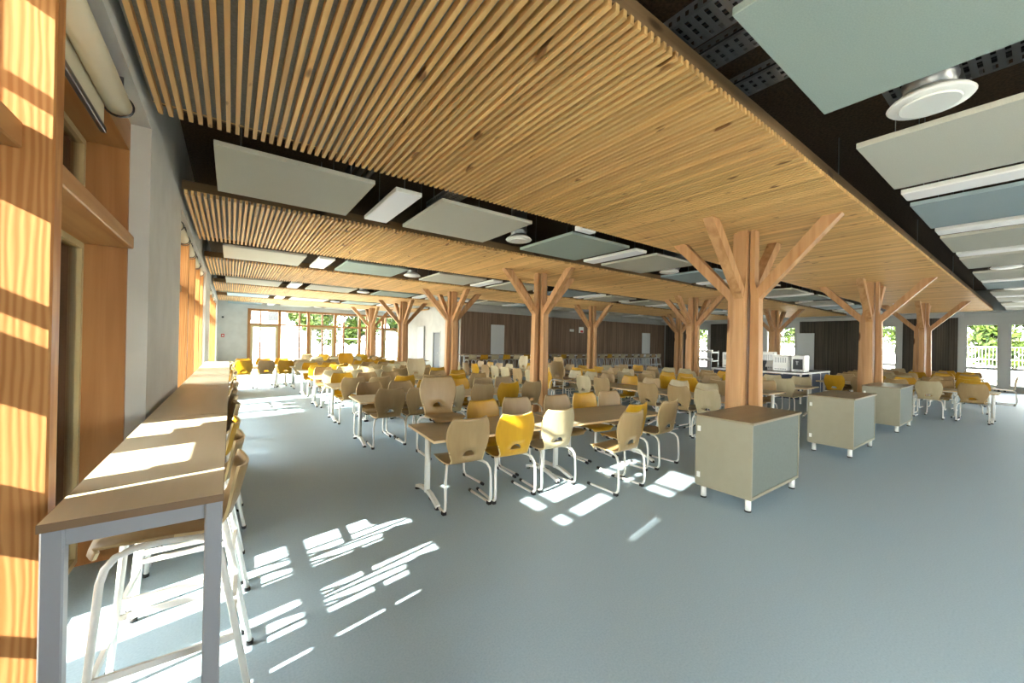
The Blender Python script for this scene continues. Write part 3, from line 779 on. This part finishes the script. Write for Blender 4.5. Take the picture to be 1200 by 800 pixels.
# ------------------------------------------------------------------ serving island with machines
def frame_table(x, y, L, D, Z, label, rz=0, front=True):
    t = thing('serving_counter', label, 'counter', (x, y, 0), rz, 'serving counters')
    MB().cham(0, L, 0, D, Z-.04, Z, .004).build('worktop', M['dark'], t)
    m = MB().box(-.01, L+.01, -.012, 0, Z-.045, Z+.005).box(-.012, -.001, 0, D, Z-.045, Z+.005).box(L+.001, L+.012, 0, D, Z-.045, Z+.005).box(-.01, L+.01, D, D+.012, Z-.045, Z+.005)
    m.build('edge_rail', M['appl'], t)
    for px in (.0, L/2-.03, L-.04):
        for py in (0, D-.04): MB().box(px, px+.04, py, py+.04, 0, Z-.041).build('leg', M['appl'], t)
    MB().box(.045, L-.045, .012, .03, .12, Z-.06).build('front_panel', M['navy'], t)
    MB().box(.012, .03, .045, D-.045, .12, Z-.06).build('side_panel', M['navy'], t)
    MB().box(.04, L-.04, .05, D-.05, .3, .32).build('shelf', M['appl'], t)
# island runs along y at x=13.7, and along x at its near end
frame_table(13.62, 6.85, 2.62, .8, .9, 'white framed serving counter carrying the coffee machines', -math.pi/2)
frame_table(14.46, 4.23, 1.7, .8, .9, 'white framed serving counter turning the corner', 0)
def machine(x, y, z, w_, d_, h, label, name, cat, grille=True, dark=False):
    t = thing(name, label, cat, (x, y, z))
    MB().cham(0, d_, 0, w_, .02, h, .012).build('body', M['appl'], t)
    f = MB()
    if grille:
        n = int(w_/.055)
        for i in range(n):
            yy = .05+i*(w_-.1)/n
            f.box(-.006, .0, yy, yy+.022, h*.55, h*.85).box(-.006, 0, yy, yy+.03, h*.12, h*.2)
        f.build('vent_grille', M['steel'], t)
    if dark:
        MB().cham(-.012, -.0005, w_*.12, w_*.88, h*.18, h*.78, .003).build('front_panel', M['dark'], t)
        MB().box(-.12, -.013, w_*.3, w_*.7, h*.12, h*.16).build('drip_tray', M['steel'], t)
        MB().tube([(-.05, w_/2, h*.6), (-.05, w_/2, h*.45)], .02, 8).box(-.07, -.012, w_*.42, w_*.58, h*.6, h*.66).build('spout', M['steel'], t)
    for fx in (.03, d_-.03):
        for fy in (.03, w_-.03): MB().cyl((fx, fy), .014, 0, .021, 8).build('foot', M['black'], t)
machine(13.8, 4.64, .9, .42, .45, .52, 'white vented appliance in the middle of the serving counter', 'juice_dispenser', 'appliance')
machine(13.9, 4.25, .9, .33, .42, .52, 'white coffee machine with dark front at the end of the serving counter', 'coffee_machine', 'coffee machine', False, True)
machine(14.1, 5.12, .9, .62, .25, .6, 'wide white appliance at the back of the serving counter', 'water_dispenser', 'appliance')
machine(13.68, 5.5, .9, .24, .3, .28, 'small dark fronted toaster beside the grinder on the serving counter', 'toaster', 'toaster', False, True)
machine(13.85, 6.2, .9, .42, .4, .55, 'cream appliance half hidden behind the big timber column', 'bread_warmer', 'appliance', True)
# dark espresso grinder mass
t = thing('coffee_grinder', 'small dark coffee grinder before the wide white appliance', 'grinder', (13.78, 5.3, .9))
MB().cham(-.08, .08, -.08, .08, 0, .12, .01).lathe((0, 0, .12), [(.05, 0), (.05, .06), (.085, .14), (.09, .2)], 14).build('body', M['dark'], t)
MB().lathe((0, 0, .32), [(.092, 0), (.092, .012), (.02, .03)], 14).build('lid', M['steel'], t)
# tray trolley with crockery
t = thing('tray_trolley', 'steel tray trolley with crockery beside the big timber column', 'trolley', (13.75, 6.95, 0))
for px in (0, .5):
    for py in (0, .9):
        l = MB().box(px, px+.03, py, py+.03, .1, 1.5).build('upright', M['steel'], t)
        MB().tube([(px+.015, py-.01, .05), (px+.015, py+.04, .05)], .05, 12).build('caster', M['black'], l)
for z in (.35, .75, 1.1, 1.4): MB().box(0, .53, 0, .93, z, z+.02).box(0, .53, 0, .012, z+.02, z+.05).build('shelf', M['steel'], t)
n = 0
for z in (1.12, 1.42):
    for i in range(6):
        c = tag(MB().lathe((0,0,0), [(.03, 0), (.065, .03), (.075, .09), (.07, .095)], 12).build('bowl', M['appl']), 'white bowl on the %s shelf of the tray trolley, %s from its near end' % ('upper' if z > 1.3 else 'lower', ORD[i]), 'bowl', 'white bowls on the tray trolley')
        c.location = (13.75+.15, 7.05+i*.15, z)

# ------------------------------------------------------------------ wall fittings
def radiator(x0, x1, y, z0, z1, label, axis='x'):
    t = thing('panel_radiator', label, 'radiator', (0, 0, 0), 0, 'tall panel radiators')
    m = MB(); r = MB(); v = MB()
    n = int(abs(x1-x0)/.07)
    if axis == 'x':
        m.cham(x0, x1, y-.09, y-.055, z0, z1, .008)
        for i in range(n): r.box(x0+.03+i*(x1-x0-.06)/n, x0+.03+i*(x1-x0-.06)/n+.035, y-.096, y-.0895, z0+.05, z1-.05)
        v.box(x0+.1, x0+.14, y-.055, y-.001, z0+.2, z1-.2).box(x1-.14, x1-.1, y-.055, y-.001, z0+.2, z1-.2)
    else:
        m.cham(y-.09, y-.055, x0, x1, z0, z1, .008)
        for i in range(n): r.box(y-.096, y-.0895, x0+.03+i*(x1-x0-.06)/n, x0+.03+i*(x1-x0-.06)/n+.035, z0+.05, z1-.05)
        v.box(y-.055, y-.001, x0+.1, x0+.14, z0+.2, z1-.2).box(y-.055, y-.001, x1-.14, x1-.1, z0+.2, z1-.2)
    m.build('panel', M['radiator'], t); r.build('ribs', M['radiator'], t); v.build('bracket', M['steel'], t)
radiator(10.4, 11.2, YB, .3, 2.5, 'tall pale radiator on the dark cladding before the bar stools')
radiator(22.6, 23.5, YB, .3, 2.45, 'tall pale radiator at the far end of the dark cladding')
radiator(7.3, 8.0+.1, XR-.06, .35, 2.45, 'tall pale radiator on the side wall behind the coffee machines', 'y')
radiator(20.3, 21.2, XC, .2, 2.45, 'tall white radiator on the white return wall beside the grey door', 'y')
m = MB().box(15.85, 16.15, YB-.05, YB-.001, 2.33, 2.47)
o = tag(m.build('emergency_light', M['appl']), 'small white emergency light on the dark cladding', 'emergency light')
t = thing('exit_sign', 'small red and white alarm sign on the dark cladding', 'sign')
MB().box(16.6, 16.95, YB-.05, YB-.001, 2.28, 2.62).build('casing', M['appl'], t)
MB().box(16.68, 16.9, YB-.058, YB-.0505, 2.3, 2.42).build('alarm_box', M['red'], t)
t = thing('alarm_call_point', 'red alarm call point on the white wall beside the glazed door', 'alarm')
MB().cham(-.39, -.26, YF-.05, YF-.001, 1.62, 1.78, .006).build('casing', M['red'], t); MB().box(-.36, -.29, YF-.056, YF-.0505, 1.67, 1.73).build('glass_plate', M['appl'], t)
m = MB().lathe((0,0,0), [(.04, 0), (.05, .03), (.03, .07)], 12); o = tag(m.build('wall_sensor', M['dark']), 'small dark sensor high on the white wall above the red alarm', 'sensor'); o.location = (-.34, YF-.001, 2.6); o.rotation_euler = (math.pi/2, 0, 0)
m = MB().lathe((0,0,0), [(.055, 0), (.05, -.03), (.02, -.045)], 14)
o = tag(m.build('ceiling_sensor', M['appl']), 'small white round sensor under the first raft by the last column', 'sensor'); o.location = (19.2, 3.2, ZR-.001)
# ------------------------------------------------------------------ outside
# added board mask; its cut openings shape the sun entering the nearest bay
t = thing('added_sun_mask', 'added timber board mask just outside the first window bay, shaping the sun patches', 'added light mask', (0, 0, -.1))
SCR = [(0, .97, [(1.93, 2.02), (2.05, 2.44), (2.74, 3.2)]), (1.03, 1.32, [(1.93, 2.02), (2.05, 2.44), (2.74, 3.2)]), (1.32, 1.52, [(2.05, 2.44), (2.74, 3.2)]), (1.55, 1.67, [(1.93, 2.6), (2.96, 3.43)]),
       (1.67, 1.74, [(1.93, 2.02), (2.2, 2.6), (3.1, 3.4)]), (1.74, 1.84, [(1.93, 2.02), (3.2, 3.4)]), (1.84, 2.07, []),
       (2.07, 2.15, [(1.8, 2.47)]), (2.22, 2.57, [(1.22, 1.29), (1.8, 2.47)]), (2.6, 2.92, [(1.36, 1.66), (1.9, 2.02), (2.06, 2.7)]), (2.97, 3.3, [(1.34, 1.68), (1.9, 2.02), (2.06, 2.68)])]
m = MB(); zt = 0
for z0, z1, op in SCR:
    if z0 > zt+.001: m.box(-1.27, -1.24, .3, 4.3, zt, z0)
    e = [.3]+[v for q in op for v in q]+[4.3]
    for i in range(0, len(e), 2): m.box(-1.27, -1.24, e[i], e[i+1], z0, z1)
    zt = z1
m.box(-1.27, -1.24, .3, 4.3, zt, 3.7)
m.build('boards', M['joinery_y'], t)
m = MB()
for y in (.3, 4.22): m.box(-1.24, -1.16, y, y+.08, 0, 3.7)
m.build('post', M['joinery'], t)
struct('ground', MB().box(-60, WO, -60, 90, -.3, -.1).box(WO, 120, YF+.1, 90, -.3, -.1).box(XR+.3, 120, -60, YF+.1, -.3, -.1).box(WO, XR+.3, -60, YS-.3, -.3, -.1), M['paving'])
def tree(x, y, h, r, label, n=1500, trunk=True, seed=1, name='garden_tree'):
    rnd = random.Random(seed); t = thing(name, label, 'tree', (x, y, -.1), 0, 'trees outside the hall')
    if trunk: MB().tube([(0, 0, 0), (.05, .03, h*.3), (-.03, .05, h*.6)], .12, 8).build('trunk', M['bark'], t)
    m = MB(); blobs = [(rnd.uniform(-r*.6, r*.6), rnd.uniform(-r*.6, r*.6), h*rnd.uniform(.33, .9), r*rnd.uniform(.35, .6)) for _ in range(9)]
    for i in range(n):
        bx, by, bz, br = blobs[i % 9]
        d = Vector((rnd.gauss(0, 1), rnd.gauss(0, 1), rnd.gauss(0, 1))).normalized()*br*rnd.uniform(.6, 1.05)
        c = Vector((bx, by, bz))+d; s = rnd.uniform(.12, .27)
        a = Vector((rnd.gauss(0, 1), rnd.gauss(0, 1), rnd.gauss(0, 1))).normalized(); b = a.orthogonal().normalized()
        m.add([c-a*s, c-b*s*.55, c+a*s, c+b*s*.55], [(0,1,2,3)])
    m.build('foliage', M['leaf'], t)
for i, (x, y, h, r) in enumerate(((4.9, 34.5, 5.6, 1.9), (8.9, 34.5, 5.8, 1.9), (12.9, 34.5, 5.6, 1.9), (6.9, 39.5, 6.6, 2.2), (11.5, 39.5, 6.6, 2.2))):
    tree(x, y, h, r, '%s leafy tree seen through the far glazing, counted from the house' % ORD[i], 4200, True, i)
hy = [(37, -2.2), (37, 1.6), (37, 5.4), (37, 9.2), (37, 13.0), (37, 16.8), (37, 20.6)]
for i, (x, y) in enumerate(hy):
    tree(x, y, 4.9, 1.75, '%s leafy bush beyond the side windows, counted from the near end' % ORD[i], 3200, True, 20+i, 'garden_bush')
def fence(x0, y0, x1, y1, h, label, step=.12):
    L = math.hypot(x1-x0, y1-y0); t = thing('mesh_fence', label, 'fence', (x0, y0, -.1), math.atan2(y1-y0, x1-x0))
    q = 0; p = MB(); w_ = MB()
    while q <= L: p.box(q-.03, q+.03, -.03, .03, 0, h); q += 2.5
    q = 0
    while q < L: w_.box(q-.006, q+.006, -.006, .006, .05, h-.05); q += step
    for z in (.08, h*.35, h*.65, h-.06): w_.box(0, L, -.015, .015, z-.02, z+.02)
    p.build('post', M['appl'], t); w_.build('wire_mesh', M['appl'], t)
fence(33, -6, 33, 22, 2.05, 'pale mesh fence beyond the side windows')
fence(-4, 31, 18, 31, 1.2, 'pale mesh fence beyond the far glazing')
# terrace railing and posts outside the far glazing
t = thing('terrace_railing', 'timber posts with white rails just outside the far glazing', 'railing', (0, 25.3, -.1))
for x in (1.25, 3.15, 4.35, 5.55, 6.9, 8.1): MB().box(x, x+.09, 0, .09, 0, 3.4).build('post', M['darkpost'], t)
for z in (1.1, 1.73): MB().box(.6, 9.0, .02, .06, z, z+.05).build('rail', M['appl'], t)
def sun_block_slab(y0, y1, h, label):  # added slabs out of view that keep the sun off parts of the window wall
    t = thing('added_sun_blocker', label, 'house', (-28, y0, -.1), 0, 'added sun blockers beyond the window wall')
    L = y1-y0; MB().box(0, 2, 0, L, 0, h).build('wall', M['render'], t)
    MB().box(-.15, 2.15, -.15, L+.15, h, h+.3).build('roof', M['bark'], t)
    n = max(1, int(L/2.6))
    for i in range(n):
        for z in (1.2, 4.2, 7.2, 10.2, 13.2): MB().box(2.0005, 2.05, (i+.5)*L/n-.5, (i+.5)*L/n+.5, z, z+1.4).build('window', M['dark'], t)
sun_block_slab(-14.5, -4.0, 18.0, 'added long pale slab out of view beyond the window wall, shading its near end')
sun_block_slab(1.25, 3.9, 18.0, 'added narrow pale slab out of view beyond the window wall, blocking the sun')
t = thing('white_house', 'white rendered house seen through the far glazing', 'house', (-6, 40, -.1))
MB().box(0, 10, 0, 8, 0, 6).build('wall', M['render'], t)
for x in (3.2, 6.8, 8.6): MB().box(x, x+.8, -.02, .0, 3.2, 4.6).build('window', M['dark'], t)
m = MB(); m.add([(-.3, -.3, 6), (10.3, -.3, 6), (10.3, 8.3, 6), (-.3, 8.3, 6), (-.3, 4, 8), (10.3, 4, 8)], [(0,1,5,4), (2,3,4,5), (1,2,5), (3,0,4), (3,2,1,0)]); m.build('roof', M['bark'], t)
